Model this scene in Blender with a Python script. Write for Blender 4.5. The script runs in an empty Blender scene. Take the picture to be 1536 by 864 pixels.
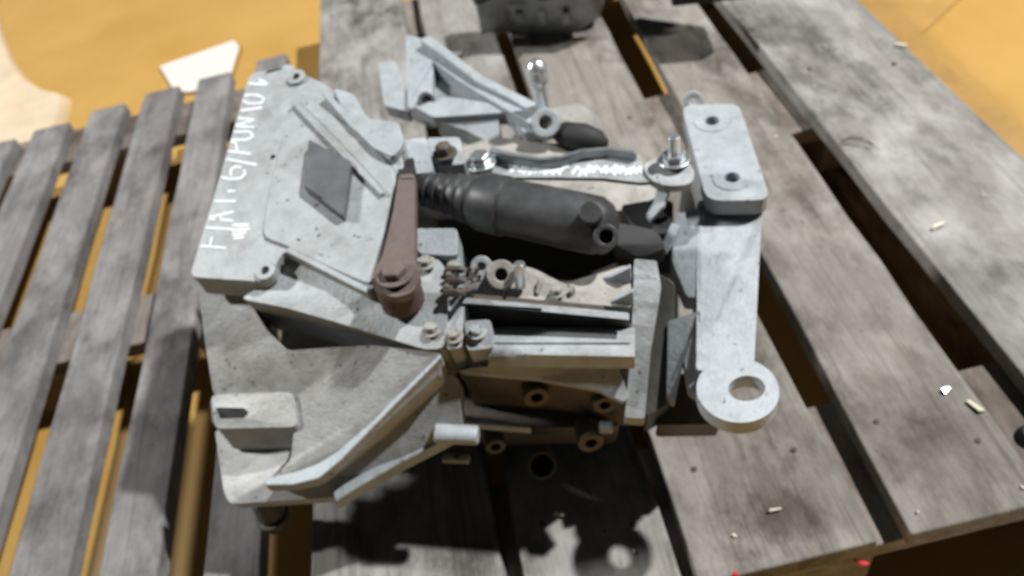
import bpy, bmesh, math, random
from mathutils import Vector, Matrix
from mathutils.geometry import tessellate_polygon
from mathutils.bvhtree import BVHTree
random.seed(7)
SC = bpy.context.scene
COL = SC.collection

# ------------------------------------------------------------------ camera
F_PX, CX, CY = 1195.0, 768.0, 432.0          # focal length in pixels of the 1536-wide photograph
H = 0.60                                      # lens above the pallet deck (deck top = z 0)
_d = Vector((475 - CX, -770 - CY)); _D = _d.length
_u = _d / _D; _r = Vector((-_u.y, _u.x))
TH = math.atan(_D / F_PX)                     # downward pitch
FW = Vector((0, math.cos(TH), -math.sin(TH)))
UP = Vector((0, math.sin(TH), math.cos(TH)))
RT = Vector((1, 0, 0))
EYE = Vector((0, 0, H))

def ray(px, py):
    q = Vector((px - CX, py - CY))
    return FW * F_PX + RT * q.dot(_r) + UP * q.dot(_u)

def P(px, py, z):
    """point at height z above the deck"""
    w = ray(px, py)
    return EYE + w * ((z - H) / w.z)

cam = bpy.data.cameras.new('camera')
camo = bpy.data.objects.new('camera', cam); COL.objects.link(camo)
ix = RT * _r.x + UP * _u.x
iy = -(RT * _r.y + UP * _u.y)
M3 = Matrix((ix, iy, -FW)).transposed()
camo.matrix_world = Matrix.Translation(EYE) @ M3.to_4x4()
cam.sensor_fit = 'HORIZONTAL'; cam.sensor_width = 36.0
cam.lens = 36.0 * F_PX / 1536.0
cam.clip_start = 0.02; cam.clip_end = 60
cam.dof.use_dof = True
cam.dof.focus_distance = 0.30
cam.dof.aperture_fstop = 10.5
SC.camera = camo

# ------------------------------------------------------------------ light
w = bpy.data.worlds.new('World'); SC.world = w; w.use_nodes = True
w.node_tree.nodes['Background'].inputs[0].default_value = (0.80, 0.90, 1.0, 1)
w.node_tree.nodes['Background'].inputs[1].default_value = 0.032

def area(name, loc, target, size, power, color):
    l = bpy.data.lights.new(name, 'AREA'); l.shape = 'DISK'; l.size = size
    l.energy = power; l.color = color
    o = bpy.data.objects.new(name, l); COL.objects.link(o)
    o.location = loc
    o.rotation_euler = (Vector(target) - Vector(loc)).to_track_quat('-Z', 'Y').to_euler()
    return o
LDIR = Vector((0.69, 0.08, 1.0)).normalized()
area('ceiling_lamp', Vector((0, .5, 0)) + LDIR * 5.0, (0, .5, 0), 0.16, 415, (1.0, 0.985, 0.97))
LDIR2 = Vector((-1.15, 0.44, 1.0)).normalized()
area('ceiling_lamp', Vector((0, .5, 0)) + LDIR2 * 5.0, (0, .5, 0), 0.40, 200, (1.0, 0.985, 0.96))

SC.view_settings.view_transform = 'Standard'
try: SC.view_settings.look = 'None'
except Exception: pass
SC.view_settings.exposure = 0.0
SC.view_settings.gamma = 1.0
SC.cycles.use_denoising = True
SC.cycles.max_bounces = 6

# ------------------------------------------------------------------ materials
def nt(name):
    m = bpy.data.materials.new(name); m.use_nodes = True
    return m, m.node_tree, m.node_tree.nodes['Principled BSDF']

def mixc(t, fac, a, b):
    n = t.nodes.new('ShaderNodeMix'); n.data_type = 'RGBA'
    for i, v in ((0, fac), (6, a), (7, b)):
        if hasattr(v, 'links') or hasattr(v, 'is_linked'): t.links.new(v, n.inputs[i])
        elif i: n.inputs[i].default_value = (*v, 1) if len(v) == 3 else v
        else: n.inputs[i].default_value = v
    return n.outputs[2]

def noise(t, scale, detail=6, rough=.6, vec=None, dist=0):
    n = t.nodes.new('ShaderNodeTexNoise')
    n.inputs['Scale'].default_value = scale; n.inputs['Detail'].default_value = detail
    n.inputs['Roughness'].default_value = rough; n.inputs['Distortion'].default_value = dist
    if vec: t.links.new(vec, n.inputs['Vector'])
    return n.outputs['Fac']

def ramp(t, src, lo, hi):
    n = t.nodes.new('ShaderNodeMapRange'); n.clamp = True
    t.links.new(src, n.inputs[0]); n.inputs[1].default_value = lo; n.inputs[2].default_value = hi
    return n.outputs[0]

def coord(t, kind='Object', scale=(1, 1, 1), offset=None):
    c = t.nodes.new('ShaderNodeTexCoord'); mp = t.nodes.new('ShaderNodeMapping')
    t.links.new(c.outputs[kind], mp.inputs[0]); mp.inputs['Scale'].default_value = scale
    if offset:
        oi = t.nodes.new('ShaderNodeObjectInfo'); mu = t.nodes.new('ShaderNodeVectorMath'); mu.operation = 'SCALE'
        cb = t.nodes.new('ShaderNodeCombineXYZ')
        for i in range(3): t.links.new(oi.outputs['Random'], cb.inputs[i])
        t.links.new(cb.outputs[0], mu.inputs[0]); mu.inputs['Scale'].default_value = offset
        t.links.new(mu.outputs[0], mp.inputs['Location'])
    return mp.outputs[0]

def bump(t, b, src, strength, dist):
    n = t.nodes.new('ShaderNodeBump'); n.inputs['Strength'].default_value = strength
    n.inputs['Distance'].default_value = dist
    t.links.new(src, n.inputs['Height'])
    if b.inputs['Normal'].is_linked:
        prev = b.inputs['Normal'].links[0].from_socket
        t.links.new(prev, n.inputs['Normal'])
    t.links.new(n.outputs[0], b.inputs['Normal'])

def cast(name, base, dirt, amount=.5, rough=.55, metal=.25, fine=.35):
    """dull sand-cast metal, blotched with oil dirt"""
    m, t, b = nt(name)
    v = coord(t)
    big = ramp(t, noise(t, 16, 8, .68, v), .60 - .18 * amount, .78)
    mid = noise(t, 70, 6, .7, v)
    tone = ramp(t, mid, .3, .75)
    c1 = mixc(t, tone, tuple(x * .80 for x in base), tuple(min(1, x * 1.15) for x in base))
    c2 = mixc(t, big, c1, dirt)
    spots = ramp(t, noise(t, 150, 3, .5, v), .66, .74)
    c3 = mixc(t, spots, c2, tuple(x * .45 for x in dirt))
    t.links.new(c3, b.inputs['Base Color'])
    b.inputs['Metallic'].default_value = metal
    rr = t.nodes.new('ShaderNodeMapRange'); t.links.new(mid, rr.inputs[0])
    rr.inputs[3].default_value = rough - .14; rr.inputs[4].default_value = rough + .16
    t.links.new(rr.outputs[0], b.inputs['Roughness'])
    bump(t, b, noise(t, 420, 3, .6, v), fine, .0012)
    bump(t, b, noise(t, 55, 5, .6, v), .25, .004)
    return m

def wood(name, base, dark, pale, gx=1.0):
    m, t, b = nt(name)
    v = coord(t, 'Object', (1, .05, 1), 30.0)
    v0 = coord(t, 'Object', (1, .55, 1), 30.0)
    grain = noise(t, 150, 6, .65, v, .6)
    streak = noise(t, 34, 5, .6, v, .4)
    blotch = noise(t, 11, 8, .7, v0)
    c1 = mixc(t, ramp(t, grain, .33, .68), tuple(x * .88 for x in base), tuple(x * 1.06 for x in base))
    c2 = mixc(t, ramp(t, streak, .58, .95), c1, dark)
    c3 = mixc(t, ramp(t, blotch, .45, .66), c2, tuple(x * .7 for x in dark))
    c4 = mixc(t, ramp(t, noise(t, 15, 8, .72, v0), .47, .70), c3, pale)
    ck = t.nodes.new('ShaderNodeMath'); ck.operation = 'SUBTRACT'; ck.inputs[1].default_value = .5
    t.links.new(noise(t, 26, 4, .6, coord(t, 'Object', (1, .035, 1), 30.0), .8), ck.inputs[0])
    ca = t.nodes.new('ShaderNodeMath'); ca.operation = 'ABSOLUTE'; t.links.new(ck.outputs[0], ca.inputs[0])
    cr = t.nodes.new('ShaderNodeMapRange'); t.links.new(ca.outputs[0], cr.inputs[0])
    cr.inputs[1].default_value = .004; cr.inputs[2].default_value = .012; cr.inputs[3].default_value = .32; cr.inputs[4].default_value = 0
    c4 = mixc(t, cr.outputs[0], c4, tuple(x * .45 for x in dark))
    spots = ramp(t, noise(t, 90, 4, .6, v0), .68, .76)
    c5 = mixc(t, spots, c4, tuple(x * .5 for x in dark))
    t.links.new(c5, b.inputs['Base Color'])
    b.inputs['Roughness'].default_value = .85
    b.inputs['Specular IOR Level'].default_value = .25
    bump(t, b, grain, .5, .0016)
    bump(t, b, noise(t, 60, 5, .7, v0), .35, .002)
    return m

def plain(name, col, rough=.6, metal=0, var=.25, scale=60, bmp=.2):
    m, t, b = nt(name)
    v = coord(t)
    n = noise(t, scale, 5, .65, v)
    t.links.new(mixc(t, ramp(t, n, .3, .7), tuple(x * (1 - var) for x in col), tuple(min(1, x * (1 + var)) for x in col)), b.inputs['Base Color'])
    b.inputs['Roughness'].default_value = rough; b.inputs['Metallic'].default_value = metal
    bump(t, b, noise(t, scale * 4, 4, .6, v), bmp, .001)
    return m

ALU = cast('cast_aluminium', (.365, .392, .402), (.18, .17, .15), .58)
ALU_PALE = cast('pale_aluminium', (.40, .412, .408), (.22, .205, .18), .58)
ALU_CLEAN = cast('cleaner_aluminium', (.35, .385, .41), (.22, .23, .23), .2, .55, .12)
ALU_DIRTY = cast('oily_aluminium', (.36, .35, .325), (.13, .11, .085), .75, .6)
ALU_STAIN_SHADE = cast('stained_shaded_aluminium', (.115, .098, .08), (.06, .045, .033), .9, .6)  # brown stain plus the shade of unlit near faces, put into the colour
STEEL = cast('worn_steel', (.30, .32, .34), (.12, .12, .12), .4, .4, .7, .15)
ZINC = plain('zinc_plated_steel', (.60, .64, .66), .3, .85, .12, 80, .1)
RUST = cast('rusty_steel', (.135, .105, .095), (.13, .075, .052), .5, .7, .15, .4)
RUST_DK = cast('dark_rust', (.085, .055, .045), (.04, .03, .025), .5, .75, .1, .4)
RUBBER = plain('black_rubber', (.015, .015, .016), .7, 0, .3, 40, .25)
BLACKP = plain('black_plastic', (.04, .042, .044), .45, 0, .55, 34, .3)
PLUG = plain('grey_rubber_plug', (.085, .09, .10), .6, 0, .3, 50, .3)
DARK = plain('dark_bore', (.012, .011, .010), .8, 0, .2, 50, .1)
WIRE = plain('brown_grease', (.13, .115, .105), .6, .1, .35, 90, .5)
PAINT = plain('white_marker_paint', (.68, .72, .74), .55, 0, .06, 90, .05)
DECK = wood('weathered_deck_wood', (.225, .217, .20), (.072, .065, .057), (.355, .35, .335))
DECKB = wood('brown_deck_wood', (.215, .198, .175), (.082, .07, .058), (.315, .30, .275))
SLAT = wood('grey_slat_wood', (.175, .167, .166), (.088, .08, .078), (.265, .255, .25))
UNDER = wood('raw_pallet_wood', (.30, .215, .14), (.12, .08, .05), (.42, .35, .27))
ENDW = wood('pallet_end_wood', (.23, .20, .175), (.12, .09, .07), (.33, .30, .27))
RECESS_SHADE = plain('shaded_recess_iron', (.045, .045, .038), .5, .1, .35, 40, .4)  # shade under the ledge and beside the end cover put into this tone
PIT_SHADE = plain('black_pit_shade', (.016, .015, .013), .6, 0, .3, 40, .3)  # near-black that paints in the shade below the slave cylinder
REDP = plain('red_plastic', (.62, .03, .05), .35, 0, .1, 60, .1)
CHIP = plain('pale_wood_chip', (.62, .57, .46), .8, 0, .15, 90, .3)

def floor_mat():
    m, t, b = nt('ochre_floor_paint')
    v = coord(t)
    a = noise(t, 3.2, 7, .62, v); g = noise(t, 26, 6, .7, v); k = noise(t, 1.3, 4, .5, v)
    c1 = mixc(t, ramp(t, a, .35, .68), (.40, .235, .060), (.47, .29, .09))
    c2 = mixc(t, ramp(t, g, .56, .8), c1, (.41, .235, .062))
    c3 = mixc(t, ramp(t, k, .55, .8), c2, (.52, .34, .115))
    t.links.new(c3, b.inputs['Base Color'])
    b.inputs['Roughness'].default_value = .5
    b.inputs['Specular IOR Level'].default_value = .3
    bump(t, b, g, .15, .002)
    return m
FLOOR = floor_mat()
OCHRE_SHADE = plain('shaded_ochre', (.385, .222, .058), .55, 0, .12, 20, .1)  # ochre darkened to paint the shadow beside the wide pallet
GLARE = plain('floor_glare_tone', (.56, .455, .32), .6, 0, .10, 14, .15)  # tone of the window glare painted on the floor
FLOOR_WHITE = plain('floor_white', (.62, .575, .53), .8, 0, .03, 20, .05)  # white of the painted glare sheet and of the near-corner floor

# ------------------------------------------------------------------ helpers
def tag(o, label=None, cat=None, group=None, kind=None):
    if label: o['label'] = label
    if cat: o['category'] = cat
    if group: o['group'] = group
    if kind: o['kind'] = kind
    return o

def empty(name, loc=(0, 0, 0)):
    o = bpy.data.objects.new(name, None); COL.objects.link(o); o.location = loc
    o.empty_display_size = .05
    return o

def link(name, bm, mat, parent=None, bevel=0, seg=2, angle=35):
    bmesh.ops.recalc_face_normals(bm, faces=bm.faces)
    me = bpy.data.meshes.new(name); bm.to_mesh(me); bm.free()
    for p in me.polygons: p.use_smooth = True
    me.set_sharp_from_angle(angle=math.radians(angle))
    me.materials.append(mat)
    o = bpy.data.objects.new(name, me); COL.objects.link(o)
    if parent:
        root = parent
        off = Vector((0, 0, 0))
        while root: off += Vector(root.location); root = root.parent
        o.parent = parent; o.location = -off
    if bevel:
        md = o.modifiers.new('bevel', 'BEVEL'); md.width = bevel; md.segments = seg
        md.limit_method = 'ANGLE'; md.angle_limit = math.radians(30); md.harden_normals = True
    return o

def round_poly(pts, r):
    """round the corners of a polygon of vectors"""
    out = []; n = len(pts)
    for i in range(n):
        a, b, c = pts[i - 1], pts[i], pts[(i + 1) % n]
        la, lc = (a - b).length, (c - b).length
        k = min(r, la * .45, lc * .45)
        p0 = b + (a - b) * (k / la); p1 = b + (c - b) * (k / lc)
        for s in (0, .33, .67, 1):
            out.append(p0 * (1 - s) ** 2 + b * (2 * s * (1 - s)) + p1 * s ** 2)
    return out

def circ(c, r, n=20, z=None):
    return [Vector((c[0] + r * math.cos(2 * math.pi * i / n), c[1] + r * math.sin(2 * math.pi * i / n), c[2] if z is None else z)) for i in range(n)]

def add_slab(bm, top, holes=(), t=None, zb=None, draft=0.0, under=0.0):
    """solid below a top outline (list of 3D points); holes are outlines too"""
    loops = [top] + list(holes)
    flat = [[Vector((p.x, p.y, 0)) for p in l] for l in loops]
    allp = [p for l in loops for p in l]
    tris = tessellate_polygon(flat)
    cen = sum((p for p in top), Vector()) / len(top)
    vt = [bm.verts.new(p) for p in allp]
    vb = []
    for p in allp:
        z = zb if zb is not None else p.z - t
        q = Vector((p.x, p.y + under * (p.z - z), z))
        if draft:
            dlt = Vector((cen.x - p.x, cen.y - p.y, 0))
            q += dlt * draft
        vb.append(bm.verts.new(q))
    for a, b, c in tris:
        try:
            bm.faces.new((vt[a], vt[b], vt[c])); bm.faces.new((vb[c], vb[b], vb[a]))
        except ValueError: pass
    k = 0
    for l in loops:
        n = len(l)
        for i in range(n):
            a, b = k + i, k + (i + 1) % n
            try: bm.faces.new((vt[a], vt[b], vb[b], vb[a]))
            except ValueError: pass
        k += n

def slab(name, pts, mat, parent, t=None, zb=None, r=.004, bevel=.0025, holes=(), draft=0.0, seg=2, under=0.3):
    top = [P(*p) for p in pts]
    if r: top = round_poly(top, r)
    bm = bmesh.new(); add_slab(bm, top, holes, t, zb, draft, under)
    return link(name, bm, mat, parent, bevel, seg)

def add_lathe(bm, a, b, prof, n=24, cap=True):
    """prof: list of (fraction along a-b, radius)"""
    ax = (b - a); L = ax.length; ax.normalize()
    s = ax.orthogonal().normalized(); q = ax.cross(s)
    rings = []
    for f, r in prof:
        c = a + ax * (L * f)
        rings.append([bm.verts.new(c + s * (r * math.cos(2 * math.pi * i / n)) + q * (r * math.sin(2 * math.pi * i / n))) for i in range(n)])
    for r0, r1 in zip(rings, rings[1:]):
        for i in range(n):
            bm.faces.new((r0[i], r0[(i + 1) % n], r1[(i + 1) % n], r1[i]))
    if cap:
        bm.faces.new(rings[0][::-1]); bm.faces.new(rings[-1])

def lathe(name, a, b, prof, mat, parent, n=24, bevel=0, cap=True):
    bm = bmesh.new(); add_lathe(bm, a, b, prof, n, cap)
    return link(name, bm, mat, parent, bevel)

def cyl(name, a, b, r, mat, parent, n=20, bevel=.001, r2=None):
    return lathe(name, a, b, [(0, r), (1, r if r2 is None else r2)], mat, parent, n, bevel)

def ringlathe(name, a, b, ro, ri, mat, parent, n=24, bevel=.001):
    """tube: open bore from a to b"""
    bm = bmesh.new()
    add_lathe(bm, a, b, [(0, ri), (0, ro), (1, ro), (1, ri), (0, ri)], n, False)
    bmesh.ops.remove_doubles(bm, verts=bm.verts, dist=1e-6)
    return link(name, bm, mat, parent, bevel)

def add_bar(bm, pts, wd, h, up=Vector((0, 0, 1))):
    """rectangular section swept along points, top face centred on the points"""
    n = len(pts); rows = []
    for i, p in enumerate(pts):
        d = (pts[min(i + 1, n - 1)] - pts[max(i - 1, 0)]).normalized()
        s = d.cross(up).normalized()
        ww = wd[i] if isinstance(wd, (list, tuple)) else wd
        rows.append([bm.verts.new(p + s * ww / 2), bm.verts.new(p - s * ww / 2),
                     bm.verts.new(p - s * ww / 2 - up * h), bm.verts.new(p + s * ww / 2 - up * h)])
    for a, b in zip(rows, rows[1:]):
        for i in range(4): bm.faces.new((a[i], a[(i + 1) % 4], b[(i + 1) % 4], b[i]))
    bm.faces.new(rows[0][::-1]); bm.faces.new(rows[-1])

def bar(name, pts, wd, h, mat, parent, bevel=.0015):
    bm = bmesh.new(); add_bar(bm, [P(*p) for p in pts], wd, h)
    return link(name, bm, mat, parent, bevel)

def add_tube(bm, pts, r, n=10):
    k = len(pts); rings = []
    for i, p in enumerate(pts):
        d = (pts[min(i + 1, k - 1)] - pts[max(i - 1, 0)]).normalized()
        s = d.orthogonal().normalized(); q = d.cross(s)
        rr = r[i] if isinstance(r, (list, tuple)) else r
        rings.append([bm.verts.new(p + s * (rr * math.cos(2 * math.pi * j / n)) + q * (rr * math.sin(2 * math.pi * j / n))) for j in range(n)])
    for a, b in zip(rings, rings[1:]):
        for j in range(n): bm.faces.new((a[j], a[(j + 1) % n], b[(j + 1) % n], b[j]))
    bm.faces.new(rings[0][::-1]); bm.faces.new(rings[-1])

def box(name, x0, x1, y0, y1, z0, z1, mat, parent, bevel=.0018, jit=0.0, segy=1):
    bm = bmesh.new()
    R = [[bm.verts.new((x + random.uniform(-jit, jit), y0 + (y1 - y0) * k / segy, z + random.uniform(-jit, jit) * .4))
          for x, z in ((x0, z0), (x1, z0), (x1, z1), (x0, z1))] for k in range(segy + 1)]
    for a, b in zip(R, R[1:]):
        for i in range(4): bm.faces.new((a[i], a[(i + 1) % 4], b[(i + 1) % 4], b[i]))
    bm.faces.new(R[0][::-1]); bm.faces.new(R[-1])
    return link(name, bm, mat, parent, bevel, 2)

def hexbolt(name, base, axis, r, h, mat, parent, washer=True):
    axis = Vector(axis).normalized(); bm = bmesh.new()
    if washer: add_lathe(bm, base, base + axis * (h * .25), [(0, r * 1.45), (1, r * 1.45)], 20)
    add_lathe(bm, base + axis * (h * .25), base + axis * h, [(0, r), (.8, r), (1, r * .85)], 6)
    return link(name, bm, mat, parent, .0006, 1)

def ribbon(name, strokes, surf, wpx, mat, parent, lift=.0005):
    """strokes of marker paint laid on a surface (strokes: pixel polylines)"""
    dg = bpy.context.evaluated_depsgraph_get()
    trees = [BVHTree.FromObject(s, dg) for s in surf]
    invs = [s.matrix_world.copy() for s in surf]
    bm = bmesh.new()
    def hit(px, py):
        best = None
        d = ray(px, py).normalized()
        for tr, mw in zip(trees, invs):
            im = mw.inverted()
            loc, nor, i, dist = tr.ray_cast(im @ EYE, d)
            if loc is not None and (best is None or dist < best[1]): best = (mw @ loc, dist)
        return None if best is None else best[0] - d * lift
    for st in strokes:
        pts = []
        for (x0, y0), (x1, y1) in zip(st, st[1:]):
            k = max(2, int(math.hypot(x1 - x0, y1 - y0) / 2.5))
            for i in range(k): pts.append((x0 + (x1 - x0) * i / k, y0 + (y1 - y0) * i / k))
        pts.append(st[-1])
        prev = None
        for i, (x, y) in enumerate(pts):
            xa, ya = pts[max(i - 1, 0)]; xb, yb = pts[min(i + 1, len(pts) - 1)]
            L = math.hypot(xb - xa, yb - ya) or 1
            nx, ny = -(yb - ya) / L, (xb - xa) / L
            wl = wpx * (.8 + .4 * random.random()) / 2
            if i in (0, len(pts) - 1): wl *= .6
            a, b = hit(x + nx * wl, y + ny * wl), hit(x - nx * wl, y - ny * wl)
            if a is None or b is None or random.random() < .008: prev = None; continue
            cur = (bm.verts.new(a), bm.verts.new(b))
            if prev: bm.faces.new((prev[0], cur[0], cur[1], prev[1]))
            prev = cur
    return link(name, bm, mat, parent)

# ------------------------------------------------------------------ floor
ZF = -0.120
def sheet(name, pts, mat, z):
    bm = bmesh.new()
    bm.faces.new([bm.verts.new((p[0], p[1], z)) for p in pts])
    o = link(name, bm, mat)
    return o
tag(sheet('floor', [(-6, -4), (6, -4), (6, 9), (-6, 9)], FLOOR, ZF), 'ochre yellow painted workshop floor', None, None, 'structure')
def fl(pts, k=ZF): return [P(x, y, k) for x, y in pts]
pale = [(-260, -60), (-40, -40), (-6, 20), (5, 62), (18, 96), (40, 124), (66, 139), (97, 143), (94, 176), (70, 215), (20, 260), (-60, 300), (-400, 420)]  # window glare on the floor, painted in as nested pale sheets
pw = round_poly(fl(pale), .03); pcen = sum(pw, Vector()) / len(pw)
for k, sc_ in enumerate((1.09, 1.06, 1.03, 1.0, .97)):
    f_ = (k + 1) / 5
    mt_ = plain('painted_floor_glare', tuple(a_ + (b_ - a_) * f_ for a_, b_ in zip((.49, .315, .115), (.56, .455, .32))), .6, 0, .12, 14, .15)
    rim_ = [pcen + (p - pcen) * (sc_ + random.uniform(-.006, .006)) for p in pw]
    tag(sheet('bare_and_glare_patch', rim_, mt_, ZF + .001 + .0008 * k),
        'pale window glare painted over the ochre floor' if k == 4 else 'painted fringe softening the pale floor glare', None, None, 'structure')
tag(sheet('bare_and_glare_patch', [(.27, .02), (1.2, .0), (1.2, .245), (.30, .20)], FLOOR_WHITE, ZF + .003), 'white bare floor below the near corner of the wide pallet', None, None, 'structure')
tag(sheet('shadow_strip', [p for p in fl([(1240, -60), (1470, -30), (1380, 55), (1408, 92), (1470, 145), (1560, 215), (1640, 300), (1500, 300)])], OCHRE_SHADE, ZF + .003),  # pallet's shadow on the floor, painted as a darker strip
    'shadow band painted darker ochre on the floor along the wide pallet', None, None, 'structure')
bm = bmesh.new()
pp = round_poly([P(x, y, ZF + .006) for x, y in [(239, 99), (351, 60), (359, 70), (346, 112), (287, 138), (262, 137)]], .006)  # window reflection on the floor, painted in as a thin white sheet
add_slab(bm, pp, (), .0012)
tag(link('glare_sheet', bm, FLOOR_WHITE), 'white window glare painted as a sheet on the ochre floor beyond the narrow slats', 'floor glare')

# ------------------------------------------------------------------ left pallet (narrow slats)
S = .857
lp = tag(empty('slatted_pallet', (-.45, .6, ZF)), 'grey pallet of narrow spaced slats on the left', 'pallet')
sl = [(-.361, -.302, 1.402), (-.471, -.408, 1.387), (-.571, -.505, 1.38), (-.670, -.605, 1.366), (-.772, -.705, 1.346), (-.868, -.803, 1.335), (-.965, -.90, 1.33)]
for i, (x0, x1, ye) in enumerate(sl):
    box('slat', x0 * S, x1 * S, .02, ye * S, -.020, random.uniform(-.001, .001), SLAT, lp, .0025, .0010, 14)
for (y0, y1) in ((1.075, 1.165), (.655, .735), (.15, .24)):
    box('cross_board', -.85, -.262, y0, y1, -.041, -.0212, ENDW, lp, .002, .001)
    for xb in (-.80, -.535, -.325):
        box('block', xb - .045, xb + .045, y0 + .004, y1 - .004, ZF + .016, -.0415, UNDER, lp, .003, .002)

# ------------------------------------------------------------------ right pallet (wide boards)
rp = tag(empty('wide_board_pallet', (.2, .8, ZF)), 'weathered pallet of wide grey boards under the gearbox', 'pallet')
# (left edge near, far; right edge near, far): the boards are nailed slightly askew
bd = [(-.216, -.204, -.060, -.066, DECK), (-.045, -.036, .073, .065, DECK), (.083, .088, .2215, .224, DECKB), (.2455, .276, .353, .366, DECKB), (.400, .392, .556, .560, DECK)]
YN, YFAR = .235, 1.42
def board(x0n, x0f, x1n, x1f, mat, segy=18):
    yn, yf = YN + random.uniform(-.004, .004), YFAR + random.uniform(0, .02)
    zt = random.uniform(-.0012, .0008); bm = bmesh.new(); rows = []
    for k in range(segy + 1):
        t = k / segy; y = yn + (yf - yn) * t
        a, b = x0n + (x0f - x0n) * t, x1n + (x1f - x1n) * t
        j = lambda s=.0013: random.uniform(-s, s)
        rows.append([bm.verts.new((x, y, z)) for x, z in ((a + j(), -.021), (b + j(), -.021), (b + j(), zt + j(.0006)), ((a + b) / 2, zt + j(.0008)), (a + j(), zt + j(.0006)))])
    for p, q in zip(rows, rows[1:]):
        for i in range(5): bm.faces.new((p[i], p[(i + 1) % 5], q[(i + 1) % 5], q[i]))
    bm.faces.new(rows[0][::-1]); bm.faces.new(rows[-1])
    return link('deck_board', bm, mat, rp, .0025)
for r_ in bd: board(*r_)
for (y0, y1) in ((.240, .372), (.742, .884), (1.20, 1.33)):
    box('bearer', -.208, .552, y0, y1, -.043, -.0222, ENDW, rp, .002, .001)
    for xb in (-.14, .168, .48):
        box('block', xb - .062, xb + .062, y0 + .002, y1 - .004, ZF + .02, -.0436, ENDW, rp, .003, .002)
for xb in (-.14, .168, .48):
    box('runner', xb - .05, xb + .05, .24, 1.40, ZF + .001, ZF + .0195, UNDER, rp, .002, .001)
# nail heads
for x0, _a, x1, _b, mt in bd:
    for (y0, y1) in ((.240, .372), (.742, .884), (1.20, 1.33)):
        for k in (0.2, 0.8):
            x = x0 + (x1 - x0) * k; y = y0 + (y1 - y0) * random.uniform(.3, .7)
            cyl('nail', Vector((x, y, -.004)), Vector((x, y, .0016)), .0024, RUST_DK, rp, 8, 0)
# red plastic staples on the near end
for (px, py, zz, a) in ((1290, 838, -.052, .5), (1104, 858, -.036, .2)):
    w0 = ray(px, py); yy = YN + .0005 if zz < -.043 else YN + .004
    c = EYE + w0 * (yy / w0.y)
    bm = bmesh.new(); add_tube(bm, [c + Vector((-.006 * a * 2, -.0025, .006)), c + Vector((0, -.004, 0)), c + Vector((.006 * a * 2, -.0025, -.006))], [.0014, .0024, .0012], 8)
    link('red_staple_cap', bm, REDP, rp)

# ------------------------------------------------------------------ gearbox
gb = tag(empty('gearbox', (0, .45, 0)), 'cast aluminium gearbox with white marker writing lying across two pallets', 'gearbox')

# bell housing -------------------------------------------------------------
bm = bmesh.new()
add_slab(bm, round_poly([Vector(p) for p in ((-.205, .41, .11), (-.10, .40, .12), (-.06, .40, .13), (-.05, .58, .17), (-.09, .63, .17), (-.15, .62, .17), (-.175, .58, .17))], .02), (), zb=.0, draft=.08)
bell = link('bell_housing', bm, ALU_DIRTY, gb, .004)
_a, _b, _c = P(374, 109, .266), P(286, 416, .213), P(590, 330, .226)
FN = (_b - _a).cross(_c - _a).normalized()
if FN.z < 0: FN = -FN
def PL(px, py, h=0.0):
    w_ = ray(px, py); q = _a + FN * h
    return EYE + w_ * ((q - EYE).dot(FN) / w_.dot(FN))
def fslab(name, pts, h, mat, parent, t, r=.005, bevel=.002, holes=(), under=.15, seg=3):
    bm = bmesh.new()
    add_slab(bm, round_poly([PL(x, y, h) for x, y in pts], r), holes, t, None, 0, under)
    return link(name, bm, mat, parent, bevel, seg)
def fbar(name, pts, h, wd, d, mat, parent, bevel=.0015):
    bm = bmesh.new(); add_bar(bm, [PL(x, y, h) for x, y in pts], wd, d, FN)
    return link(name, bm, mat, parent, bevel)
face = fslab('flange_face', [(374, 109), (428, 100), (482, 122), (520, 150), (560, 180), (600, 225), (606, 250), (588, 335), (560, 440), (480, 402), (424, 374), (404, 424), (283, 416), (330, 262)], 0, ALU, bell, .022, .008, .007)
panel = fslab('face_panel', [(446, 132), (500, 172), (560, 214), (596, 262), (584, 330), (560, 430), (480, 394), (424, 366), (392, 356), (402, 290), (424, 200)], .0028, ALU, bell, .01, .010, .0022)
0 and print('plane z', [(q, round(PL(*q).z, 3)) for q in ((428, 100), (600, 225), (560, 440), (480, 402), (404, 424), (560, 180), (330, 262))])
lev = slab('lever_plate', [(360, 448, .200), (404, 420, .205), (428, 378, .209), (565, 438, .208), (560, 380, .214), (640, 372, .211), (668, 400, .208), (672, 450, .205), (668, 522, .190),
    (640, 525, .188), (500, 482, .195), (430, 462, .198)], ALU, bell, t=.052, r=.006, bevel=.003)
cone = slab('cone_wall', [(297, 424, .186), (360, 428, .190), (380, 462, .183), (400, 495, .176), (432, 526, .171), (500, 521, .180), (560, 518, .184), (662, 529, .186), (660, 560, .174), (560, 650, .138), (492, 712, .108),
    (462, 722, .104), (402, 724, .104), (436, 690, .116), (446, 596, .143), (320, 592, .130), (306, 505, .160)], ALU_PALE, bell, t=.03, r=.004, bevel=.003)
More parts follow.
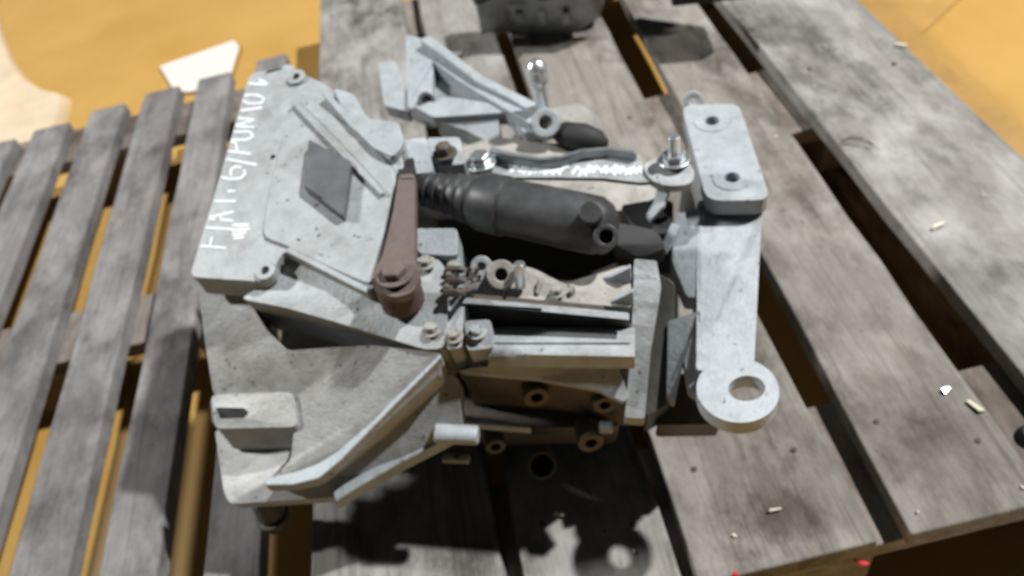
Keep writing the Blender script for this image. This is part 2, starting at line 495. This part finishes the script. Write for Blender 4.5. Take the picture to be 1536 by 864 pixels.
# slotted lug and the corner pad under it
bm = bmesh.new()
lug_o = [P(316, 592, .136), P(440, 588, .148), P(446, 640, .136), P(322, 643, .124)]
lug_h = round_poly([P(324, 611, .1330), P(366, 612, .1370), P(374, 619, .1360), P(366, 627, .1338), P(325, 628, .1292)], .0015)
add_slab(bm, round_poly(lug_o, .006), [lug_h], t=.03)
link('slotted_lug', bm, ALU_PALE, bell, .002)
slab('lug_floor', [(314, 600, .117), (440, 600, .126), (440, 632, .118), (318, 636, .110)], ALU_STAIN_SHADE, bell, t=.02, r=.002)
slab('corner_pad', [(322, 645, .094), (440, 645, .102), (432, 690, .102), (402, 722, .092), (480, 728, .092), (520, 700, .100), (545, 690, .102), (520, 728, .092), (505, 746, .086), (345, 756, .076), (336, 740, .078)], ALU_PALE, bell, t=.016, r=.004, bevel=.003)
bar('rib', [(398, 722, .112), (440, 717, .114), (478, 706, .118), (510, 682, .127), (560, 634, .145), (662, 532, .186)], [.006, .011, .013, .009, .006, .004], .010, ALU_CLEAN, bell)
slab('web_wall', [(505, 712, .098), (560, 660, .120), (662, 560, .160), (688, 566, .158), (692, 640, .128), (655, 664, .116), (560, 712, .097)], ALU, bell, t=.02, r=.003)
bar('rib', [(500, 744, .091), (540, 720, .099), (600, 687, .108), (652, 660, .118), (690, 640, .126)], [.010, .009, .008, .008, .007], .012, ALU_CLEAN, bell)
# ribs on the upper face
fbar('rib', [(438, 150), (470, 182), (520, 234), (574, 290)], .0068, [.005, .006, .006, .004], .010, ALU, bell)
fbar('rib', [(486, 138), (530, 186), (588, 236)], .0075, [.005, .007, .005], .012, ALU_CLEAN, bell)
fbar('rib', [(430, 373), (480, 399), (554, 437)], .0055, .005, .018, ALU, bell)
cyl('bore', PL(418, 270, .001), PL(418, 270, -.004), .0032, DARK, bell, 12, 0)
cyl('bore', PL(410, 236, .0006), PL(410, 236, -.004), .0022, DARK, bell, 12, 0)
slab('ear', [(500, 132, .262), (530, 140, .258), (552, 178, .258), (598, 182, .256), (606, 214, .250), (590, 236, .248), (560, 222, .250), (520, 182, .256)], ALU_CLEAN, bell, t=.03, r=.005, bevel=.004)
slab('neck', [(588, 212, .236), (640, 205, .232), (650, 258, .226), (612, 262, .228), (596, 240, .232)], ALU_CLEAN, bell, t=.06, r=.004)
slab('neck', [(640, 206, .225), (690, 205, .222), (698, 246, .214), (650, 250, .216)], ALU_CLEAN, bell, t=.03, r=.004)
fslab('rubber_plug', [(463, 209), (526, 241), (514, 324), (454, 278)], .0105, PLUG, bell, .012, .003, .0012, (), .1)
slab('dowel_lug', [(418, 108, .250), (426, 96, .252), (440, 98, .250), (448, 114, .246)], ALU_CLEAN, bell, t=.03, r=.004)
a = P(652, 650, .125); b = P(718, 653, .122)
cyl('boss', a, b, .0072, ALU_CLEAN, bell, 20, .002)
a = P(664, 687, .085); b = P(704, 689, .085)
cyl('boss', a, b, .0035, ALU_DIRTY, bell, 16, .001)
c = P(408, 772, .028); hexbolt('drain_bolt', c, (0, -.1, -1), .010, .018, ALU_STAIN_SHADE, bell)
cyl('boss', c + Vector((0, .006, .018)), c, .012, ALU_STAIN_SHADE, bell)
for q in (PL(446, 118), PL(400, 408), PL(548, 196)):
    ringlathe('boss', q + FN * .003, q - FN * .006, .008, .0032, ALU, bell, 24, .0008)
    cyl('bore', q + FN * .001, q - FN * .006, .0034, DARK, bell, 12, 0)
hexbolt('bolt', P(640, 396, .212), (0, 0, 1), .0048, .006, ALU_DIRTY, bell)
hexbolt('bolt', P(648, 496, .194), (0, 0, 1), .0048, .006, ALU_DIRTY, bell)
# small flush pads
slab('pad', [(585, 345, .232), (612, 330, .232), (612, 372, .229), (584, 372, .229)], STEEL, bell, t=.01, r=.002)
slab('pad', [(622, 342, .222), (686, 342, .220), (686, 384, .212), (626, 380, .214)], ALU_CLEAN, bell, t=.05, r=.004)

# marker lettering, read from the near end to the far end ---------------------
def lz(st): return [(280 + x * .3587, 90 + y * .3587) for x, y in st]
L = [[(165, 785), (30, 775)], [(34, 775), (48, 728)], [(96, 780), (106, 738)],                      # F
     [(200, 708), (72, 700)],                                                                      # I
     [(196, 672), (78, 662)], [(80, 660), (198, 634)], [(140, 668), (148, 644)],                    # A
     [(206, 590), (86, 590)], [(98, 612), (110, 556)],                                              # T
     [(206, 548), (170, 548)],                                                                      # .
     [(150, 446), (132, 466), (138, 488), (180, 498), (226, 494), (246, 474), (236, 450), (206, 444), (184, 458), (186, 486)],   # 6
     [(294, 438), (136, 408)],                                                                      # /
     [(270, 392), (152, 378)], [(154, 376), (150, 350), (176, 338), (206, 346), (212, 382)],        # P
     [(180, 332), (250, 334), (280, 318), (262, 298), (196, 300)],                                  # U
     [(284, 280), (190, 276)], [(192, 276), (284, 250)], [(284, 250), (200, 240)],                  # N
     [(318, 198), (210, 214)], [(206, 232), (216, 192)],                                            # T
     [(236, 160), (250, 146), (296, 146), (324, 160), (312, 180), (262, 182), (238, 172), (236, 160)],   # O
     [(250, 98), (342, 102)], [(342, 102), (300, 80)]]                                              # V
bpy.context.view_layer.update()
ribbon('marker_writing', [lz(s) for s in L], [face, panel], 3.4, PAINT, bell)
smear = [[(190, 690), (262, 690)], [(186, 712), (268, 706)], [(190, 730), (250, 722)], [(196, 745), (240, 740)],
         [(290, 300), (330, 302), (372, 290)], [(300, 285), (350, 280), (380, 262)]]
ribbon('marker_smear', [lz(s) for s in smear[:4]], [face, panel], 4.5, PAINT, bell)

# gear case ------------------------------------------------------------------
bm = bmesh.new()
add_slab(bm, round_poly([Vector(p) for p in ((-.075, .40, .085), (.085, .395, .085), (.10, .45, .085), (.12, .57, .085), (-.05, .60, .085))], .012), (), zb=.004, draft=.04)
case = link('gear_case', bm, ALU_STAIN_SHADE, gb, .004)
slab('upper_deck', [(606, 250, .175), (740, 205, .165), (960, 228, .16), (1000, 290, .15), (930, 318, .15), (680, 290, .165)], ALU_DIRTY, case, t=.05, r=.01)
slab('well_shade_plate', [(640, 300, .09), (1010, 300, .09), (1010, 410, .089), (680, 410, .09)], PIT_SHADE, case, t=.03, r=.006)  # black plate painting the cylinder's shade into the well
slab('joint_flange', [(670, 382, .207), (692, 386, .207), (697, 452, .201), (692, 522, .188), (670, 524, .190)], ALU, case, t=.06, r=.003)
slab('ledge', [(688, 446, .204), (944, 470, .198), (944, 480, .196), (690, 455, .202)], ALU, case, t=.007, under=1.0, r=.001, bevel=.0015)
slab('ledge_web', [(690, 446, .195), (944, 470, .189), (944, 477, .188), (690, 453, .194)], RECESS_SHADE, case, t=.03, r=.001, bevel=.001, under=.1)
slab('pad', [(697, 481, .197), (736, 479, .197), (740, 522, .186), (700, 526, .186)], ALU_CLEAN, case, t=.03, r=.003)
slab('top_land', [(706, 398, .196), (740, 392, .197), (800, 402, .196), (850, 428, .192), (945, 396, .194), (950, 462, .186), (700, 440, .192)], ALU_DIRTY, case, t=.03, r=.005, under=1.0)
# barrel: a half round between the flange and the end cover
bm = bmesh.new(); rows = []
prof = [(490, 484, .168), (496, 492, .176), (506, 505, .181), (518, 519, .183), (531, 535, .180), (543, 546, .173), (550, 553, .169)]
for yl, yr, z in prof:
    rows.append([bm.verts.new(P(732 + (952 - 732) * k / 6, yl + (yr - yl) * k / 6, z)) for k in range(7)])
for a, b in zip(rows, rows[1:]):
    for i in range(6): bm.faces.new((a[i], a[i + 1], b[i + 1], b[i]))
bot = [[bm.verts.new((v.co.x, v.co.y + .02, .135)) for v in (rows[0])], [bm.verts.new((v.co.x, v.co.y + .03, .150)) for v in rows[-1]]]
for i in range(6):
    bm.faces.new((rows[0][i], rows[0][i + 1], bot[0][i + 1], bot[0][i])); bm.faces.new((rows[-1][i], rows[-1][i + 1], bot[1][i + 1], bot[1][i]))
    bm.faces.new((bot[0][i], bot[0][i + 1], bot[1][i + 1], bot[1][i]))
bm.faces.new([r[0] for r in rows] + [bot[1][0], bot[0][0]]); bm.faces.new([r[-1] for r in rows] + [bot[1][-1], bot[0][-1]])
link('barrel', bm, ALU, case, 0, 2, 50)
bar('rib', [(742, 512, .1845), (945, 512, .1845)], .0025, .004, ALU, case, .001)
low = slab('lower_shelf', [(686, 557, .160), (700, 553, .162), (772, 545, .167), (926, 545, .165), (943, 592, .146), (936, 604, .143), (896, 584, .150), (808, 568, .155)], ALU, case, t=.006, r=.003, bevel=.002)
slab('case_wall', [(688, 558, .153), (772, 546, .160), (926, 546, .158), (942, 592, .139), (936, 605, .136), (896, 585, .143), (808, 569, .148)], ALU_STAIN_SHADE, case, zb=.094, r=.003, bevel=.002, under=.2)
def boss(px, py, z, r, mat=ALU_STAIN_SHADE, ln=.006, axis=(0, -1, .1), hole=.45):
    c = P(px, py, z); ax = Vector(axis).normalized()
    o = ringlathe('boss', c + ax * ln, c - ax * .012, r, r * hole, mat, case)
    cyl('bore', c - ax * .002, c - ax * .013, r * hole * 1.02, DARK, o, 14, 0)
    return o
for px, py, z, r in ((803, 588, .135, .0095), (905, 599, .128, .0085), (884, 656, .098, .0095)):
    boss(px, py, z, r)
boss(742, 662, .09, .008, RECESS_SHADE)
boss(812, 694, .07, .011, RECESS_SHADE, .008, (0, -.6, .6), .75)
bar('rib', [(688, 627, .112), (740, 633, .110), (795, 640, .108)], [.007, .006, .003], .008, ALU_CLEAN, case)
cyl('bolt', P(900, 640, .108), P(919, 640, .108), .005, ALU_CLEAN, case, 12)
slab('lower_side', [(690, 560, .098), (930, 590, .098), (930, 640, .095), (700, 645, .09)], ALU_STAIN_SHADE, case, t=.06, r=.006, under=.4)
for pts in ([(946, 398, .206), (918, 412, .197), (896, 418, .190)], [(950, 434, .200), (925, 446, .192), (905, 455, .184)]):
    bar('rib', pts, [.004, .004, .002], .02, ALU_CLEAN, case)
ringlathe('boss', P(752, 412, .206), P(752, 412, .17), .0105, .0045, ALU_DIRTY, case)
cyl('bore', P(752, 412, .200), P(752, 412, .17), .0052, DARK, case, 12, 0)
ringlathe('boss', P(722, 400, .200), P(722, 400, .17), .008, .003, ALU, case)
cyl('stud', P(781, 430, .196), P(779, 395, .215), .004, ZINC, case, 12, .0005)
for i in range(5):
    x0, y0 = 664 + random.uniform(0, 12), 404 + i * 9
    bm = bmesh.new()
    add_tube(bm, [P(x0, y0, .212), P(x0 + 22, y0 + random.uniform(-6, 6), .216), P(x0 + 46, y0 + random.uniform(-14, 10), .200)], [.0032, .0026, .0018], 8)
    link('grease_strand', bm, WIRE, case)
for q, r_, m_ in ((P(681, 404, .208), .0045, ALU_DIRTY), (P(682, 506, .192), .0045, ALU_DIRTY), (P(716, 500, .192), .0045, ALU), (P(836, 440, .193), .004, ALU_DIRTY), (P(706, 432, .196), .004, STEEL)):
    hexbolt('bolt', q, (0, 0, 1), r_, .006, m_, case)
for x_ in (760, 810, 860):
    bar('rib', [(x_, 408 + (x_ - 760) * .18, .198), (x_ - 6, 440, .193)], [.004, .003], .008, ALU_DIRTY, case)
# end cover --------------------------------------------------------------------
ec = slab('end_cover', [(951, 388, .200), (985, 391, .200), (992, 431, .192), (977, 517, .168), (967, 628, .132), (937, 626, .132), (946, 525, .166), (950, 440, .190)], ALU, gb, t=.016, r=.002, bevel=.004)
slab('cover_back', [(986, 408, .168), (1014, 424, .166), (1010, 600, .115), (966, 628, .110)], RECESS_SHADE, ec, t=.04, r=.006)

# mount bracket -----------------------------------------------------------------
mb_parts = []
ho = []
pc = [P(1068, 182, .195), P(1098, 267, .195)]
for c in pc: ho.append(circ(c, .0058, 16))
bm = bmesh.new()
top = round_poly([P(1022, 158, .195), P(1108, 155, .195), P(1156, 300, .195), P(1060, 301, .195)], .011)
add_slab(bm, top, ho, t=.014)
mount = link('mount_bracket', bm, ALU_CLEAN, gb, .002)
for c in pc:
    ringlathe('spot_face', c + Vector((0, 0, .0008)), c - Vector((0, 0, .004)), .0145, .0059, ALU_CLEAN, mount, 28, .0003)
    hexbolt('bolt', c + Vector((-.002, .002, -.012)), (0, 0, 1), .0035, .006, STEEL, mount, False)
arm = slab('arm', [(1046, 300, .179), (1145, 302, .179), (1142, 340, .178), (1131, 556, .155), (1044, 556, .155)], ALU_CLEAN, mount, t=.030, r=.004, bevel=.004)
rc = P(1106, 584, .155)
bm = bmesh.new()
hc = P(1120, 583, .155)
add_slab(bm, circ(rc, .0262, 40), [[Vector((hc.x + .0118 * math.cos(k * math.pi / 14), hc.y + .0098 * math.sin(k * math.pi / 14), hc.z)) for k in range(28)]], t=.013)
eye = link('eye', bm, ALU_CLEAN, mount, .0022)
eye.location.z += .0005
ringlathe('eye', P(1040, 151, .19), P(1040, 151, .175), .0085, .003, ALU_CLEAN, mount, 20, .0015)
slab('column', [(1034, 190, .18), (1064, 296, .18), (1104, 296, .178), (1100, 190, .18)], ALU, mount, t=.12, r=.006)
slab('web', [(1012, 322, .171), (1050, 310, .1785), (1052, 446, .165), (1030, 446, .160), (1008, 392, .162)], ALU_CLEAN, mount, t=.02, r=.004)
slab('web', [(1002, 482, .152), (1050, 466, .164), (1056, 600, .146), (1034, 585, .142), (1026, 540, .147), (1012, 604, .125), (1000, 592, .125)], ALU_CLEAN, mount, t=.012, r=.002)
slab('foot', [(1004, 560, .095), (1060, 560, .10), (1085, 636, .090), (985, 638, .088)], ALU_STAIN_SHADE, mount, t=.03, r=.004)
bar('strut', [(996, 282, .205), (988, 305, .2), (972, 326, .19)], [.010, .010, .008], .004, ALU_CLEAN, mount)
bar('strut', [(1014, 335, .2), (1003, 360, .192), (994, 374, .186)], [.008, .008, .008], .004, ALU_CLEAN, mount)

# cable bracket behind the cylinder ------------------------------------------------
cb = slab('cable_bracket', [(612, 62, .165), (640, 66, .165), (745, 128, .17), (806, 156, .175), (822, 176, .175), (812, 200, .17), (778, 203, .17), (764, 168, .172), (640, 174, .172), (612, 160, .168)], ALU, gb, t=.018, r=.004)
slab('rib', [(608, 52, .185), (628, 56, .187), (662, 78, .187), (650, 96, .182), (648, 150, .180), (636, 170, .178), (612, 160, .178)], ALU_CLEAN, cb, t=.02, r=.004, bevel=.003)
bar('rib', [(636, 55, .196), (668, 78, .195), (720, 118, .192), (770, 143, .190), (808, 164, .186)], [.012, .010, .010, .010, .013], .030, ALU_CLEAN, cb)
bar('rib', [(650, 86, .186), (690, 116, .186), (740, 146, .186), (802, 180, .184)], [.008, .008, .009, .012], .020, ALU_CLEAN, cb)
slab('rib', [(618, 158, .183), (636, 146, .183), (680, 146, .183), (772, 160, .182), (800, 160, .182), (818, 178, .180), (806, 200, .176), (784, 198, .177), (766, 168, .181), (650, 176, .181)], ALU_CLEAN, cb, t=.014, r=.004, bevel=.003)
ringlathe('grommet', P(640, 151, .1855), P(640, 151, .18), .009, .005, STEEL, cb, 20)
cyl('bore', P(640, 151, .1845), P(640, 151, .18), .0052, DARK, cb, 14, 0)
slab('tab', [(567, 94, .175), (592, 90, .176), (600, 110, .176), (614, 148, .174), (614, 168, .170), (576, 158, .170)], ALU_CLEAN, cb, t=.016, r=.004)
slab('tab', [(652, 180, .176), (748, 174, .176), (750, 206, .164), (738, 216, .160), (700, 196, .168)], ALU_CLEAN, cb, t=.022, r=.002)
ringlathe('eye', P(818, 184, .19), P(820, 190, .172), .013, .006, ALU_CLEAN, cb, 24, .0015)
foot = P(818, 184, .17); top_ = foot + Vector((0, 0, .066))
lathe('ball_stud', foot, top_, [(0, .008), (.15, .009), (.16, .0065), (.62, .0062), (.66, .0085), (.74, .0095), (.82, .0085), (.9, .0095), (.97, .0065), (1, .003)], ZINC, cb, 20)
lathe('rubber_boot', P(832, 198, .175), P(912, 216, .165), [(0, .006), (.15, .011), (.55, .0135), (.85, .010), (1, .003)], RUBBER, gb, 20)
slab('pad', [(826, 160, .155), (872, 155, .155), (900, 178, .15), (905, 200, .14), (840, 200, .14)], ALU_DIRTY, cb, t=.01, r=.006)

# strap with paint -------------------------------------------------------------------
strap = slab('strap', [(716, 238, .214), (745, 226, .216), (790, 238, .216), (835, 240, .216), (875, 229, .217), (955, 236, .217), (966, 246, .216), (985, 272, .212), (960, 274, .212), (900, 267, .213), (800, 266, .212), (765, 266, .212), (735, 258, .212)], ALU, gb, t=.004, r=.003, bevel=.001)
bar('flange', [(735, 222, .224), (770, 231, .224), (810, 237, .223), (840, 235, .223), (872, 225, .224), (910, 222, .224), (954, 228, .224)], .004, .010, STEEL, strap, .001)
eyep = slab('eye', [(962, 246, .219), (990, 234, .219), (1018, 230, .219), (1042, 252, .216), (1040, 276, .213), (1000, 280, .213), (975, 270, .214)], ALU, strap, t=.008, r=.008, bevel=.002)
c = P(1011, 240, .219)
ringlathe('washer', c + Vector((0, 0, .0018)), c, .012, .005, ZINC, eyep)
cyl('bolt', c, P(1011, 240, .219) + Vector((0, 0, .022)), .0045, ZINC, eyep, 12, .0005)
cyl('nut', c, c + Vector((0, 0, .007)), .0085, STEEL, eyep, 6, .0005)
bpy.context.view_layer.update()
sc_st = []
for k in range(26):
    x = 766 + k * 7.6 + random.uniform(-3, 3)
    if 846 < x < 858: continue
    y = 256 + random.uniform(-3, 3)
    sc_st.append([(x - 4, y + random.uniform(2, 7)), (x + random.uniform(0, 6), y - random.uniform(3, 7)), (x + 8, y + random.uniform(-2, 6))])
ribbon('marker_writing', sc_st, [strap], 5.0, PAINT, strap)

# slave cylinder ----------------------------------------------------------------------
A, B = P(622, 281, .218), P(922, 344, .212)
pr = [(0, .006), (.02, .010)]
x = .05
for k in range(5):
    rr = .0130 + .0013 * k
    pr += [(x, rr - .0010), (x + .014, rr + .0006), (x + .04, rr + .0006), (x + .05, rr - .0010)]
    x += .054
pr += [(x + .01, .0195), (x + .05, .0225), (x + .16, .0228), (x + .17, .0212), (.78, .0215), (.92, .0212), (.97, .017), (1, .010)]
slave = lathe('slave_cylinder', A, B, pr, BLACKP, gb, 32)
fc = P(905, 350, .218)
ringlathe('port', fc + Vector((.0, -.010, .006)), fc + Vector((0, .012, -.02)), .0088, .0048, BLACKP, slave, 24)
cyl('bore', fc + Vector((0, -.004, .001)), fc + Vector((0, .004, -.006)), .0051, DARK, slave, 16, 0)
slab('lug', [(918, 332, .205), (985, 345, .195), (1000, 372, .188), (960, 388, .185), (922, 366, .2)], RUBBER, slave, t=.02, r=.004)
slab('lug', [(930, 308, .19), (975, 300, .19), (1010, 330, .185), (1000, 352, .18), (950, 345, .18)], RUBBER, slave, t=.02, r=.004)
cyl('stopper', P(886, 318, .238), P(888, 330, .22), .008, BLACKP, slave)
hexbolt('bolt', P(722, 246, .216), (0, 0, 1), .0085, .010, ZINC, gb)
hexbolt('bolt', P(668, 232, .222), (0, 0, 1), .007, .010, ALU_STAIN_SHADE, gb)
slab('clip', [(690, 246, .19), (735, 246, .19), (735, 262, .186), (690, 262, .186)], RUBBER, gb, t=.01, r=.002)

# clutch lever ---------------------------------------------------------------------------
lever = slab('clutch_lever', [(598, 262, 0.244), (622, 260, 0.244), (622, 385, 0.238), (629, 416, 0.234), (620, 438, 0.232), (593, 447, 0.231), (566, 438, 0.232), (558, 414, 0.234), (574, 382, 0.237), (589, 320, 0.240)], RUST, gb, t=.009, r=.004, bevel=.0015)
c = P(592, 418, 0.226)
cyl('pivot', c, c - Vector((0, 0, .024)), .0156, RUST_DK, lever, 28, .001)
hexbolt('bolt', P(593, 412, 0.235), (0, 0, 1), .0092, .008, RUST, lever)
slab('clip', [(596, 240, 0.232), (620, 236, 0.232), (622, 268, 0.244), (598, 268, 0.244)], RUBBER, lever, t=.014, r=.002)

# ------------------------------------------------------------------ dark part at the far side of the pallet
dp = tag(empty('dark_casting', (.1, 1.2, 0)), 'black oily metal casting standing on the far boards behind the gearbox', 'engine part')
body = slab('body', [(712, 12, .075), (758, -12, .085), (880, -16, .085), (905, -20, .08), (868, 4, .06), (850, 8, .058), (728, 8, .060)], STEEL, dp, t=.05, r=.008, bevel=.003)
slab('rim', [(706, -40, .088), (900, -60, .088), (900, -26, .08), (872, -12, .078), (840, -14, .078), (815, -22, .078), (770, -8, .076), (708, -2, .074)], BLACKP, dp, t=.012, r=.006)
slab('skirt', [(712, 2, .05), (750, 6, .05), (800, 2, .05), (885, -12, .05), (868, 16, .044), (840, 18, .044), (832, 12, .044), (790, 14, .044), (782, 20, .044), (728, 20, .044)], BLACKP, dp, t=.018, r=.004)
for x_ in (738, 772, 806, 842):
    slab('fin', [(x_, 4, .056), (x_ + 10, 3, .056), (x_ + 11, 20, .050), (x_ + 1, 21, .050)], STEEL, dp, t=.02, r=.001)
slab('lug', [(880, -6, .04), (908, -12, .04), (902, 8, .036), (880, 12, .036)], BLACKP, dp, t=.014, r=.005)
slab('arm', [(1000, -80, .1), (1110, -70, .1), (1130, -32, .1), (1010, -18, .1)], RUBBER, dp, t=.03, r=.006)  # unseen arm, added out of view to cast a shadow on the boards
hexbolt('bolt', P(815, -4, .078), (0, 0, 1), .008, .006, DARK, dp)

# ------------------------------------------------------------------ litter on the boards
bm = bmesh.new()
for k in range(40):
    x0, _a, x1, _b, mt = random.choice(bd)
    x = random.uniform(x0 + .006, x1 - .006); y = random.uniform(YN + .01, 1.15)
    s = random.uniform(.0004, .0013); a = random.uniform(0, 3.14)
    d = Vector((math.cos(a), math.sin(a), 0)); q = Vector((-d.y, d.x, 0))
    add_slab(bm, [Vector((x, y, .002 + s * .4)) + d * s * random.uniform(.6, 1.8) * i + q * s * random.uniform(.4, 1) * j for i, j in ((-1, -1), (1, -1), (1, 1), (-1, 1))], (), .0012 + s * .4)
tag(link('wood_crumbs', bm, CHIP), 'pale crumbs and splinters scattered over the wide boards', 'debris', None, 'stuff')
def chip(px, py, L, wd, ang, mat, label, cat='wood chip', name='wood_chip'):
    L *= .75; wd *= .75; c = P(px, py, .0035); d = Vector((math.cos(ang), math.sin(ang), 0)); q = Vector((-d.y, d.x, 0))
    bm = bmesh.new()
    add_slab(bm, [c - d * L - q * wd, c + d * L * .9 - q * wd * .4, c + d * L + q * wd * .8, c - d * L * .8 + q * wd + Vector((0, 0, .001))], (), .0022)
    tag(link(name, bm, mat, None, .0004, 1), label, cat)
chip(1463, 608, .010, .0035, 1.9, CHIP, 'pale tan splinter on the rightmost wide board near its dark edge knot')
chip(1420, 584, .006, .0035, .3, ZINC, 'small grey metal flake left of the tan splinter', 'metal flake', 'metal_flake')
chip(1408, 337, .010, .0025, .2, CHIP, 'whitish wood chip on the far right board beside the long gap')
chip(1163, 764, .007, .0015, -.1, CHIP, 'thin pale splinter on the near boards below the bracket eye')
chip(838, 771, .006, .002, -.5, CHIP, 'pale chip at the edge of the gearbox shadow near the eye shadow')
chip(1352, 66, .010, .003, 2.3, CHIP, 'pale splinter at the outer edge of the far right board')
bm = bmesh.new()
hk = [P(1262, 212, .004), P(1275, 207, .006), P(1292, 208, .008), P(1303, 213, .006), P(1310, 219, .004)]
add_tube(bm, hk, .0011, 8)
tag(link('bent_nail', bm, RUST_DK), 'bent dark nail lying on the right board beside the gap', 'nail')
bm = bmesh.new(); c = P(1540, 660, .0)
add_lathe(bm, c, c + Vector((0, 0, .012)), [(0, .010), (.6, .009), (1, .006)], 14)
tag(link('rubber_stopper', bm, RUBBER, None, .001), 'black round rubber stopper at the right edge of the photo', 'stopper')
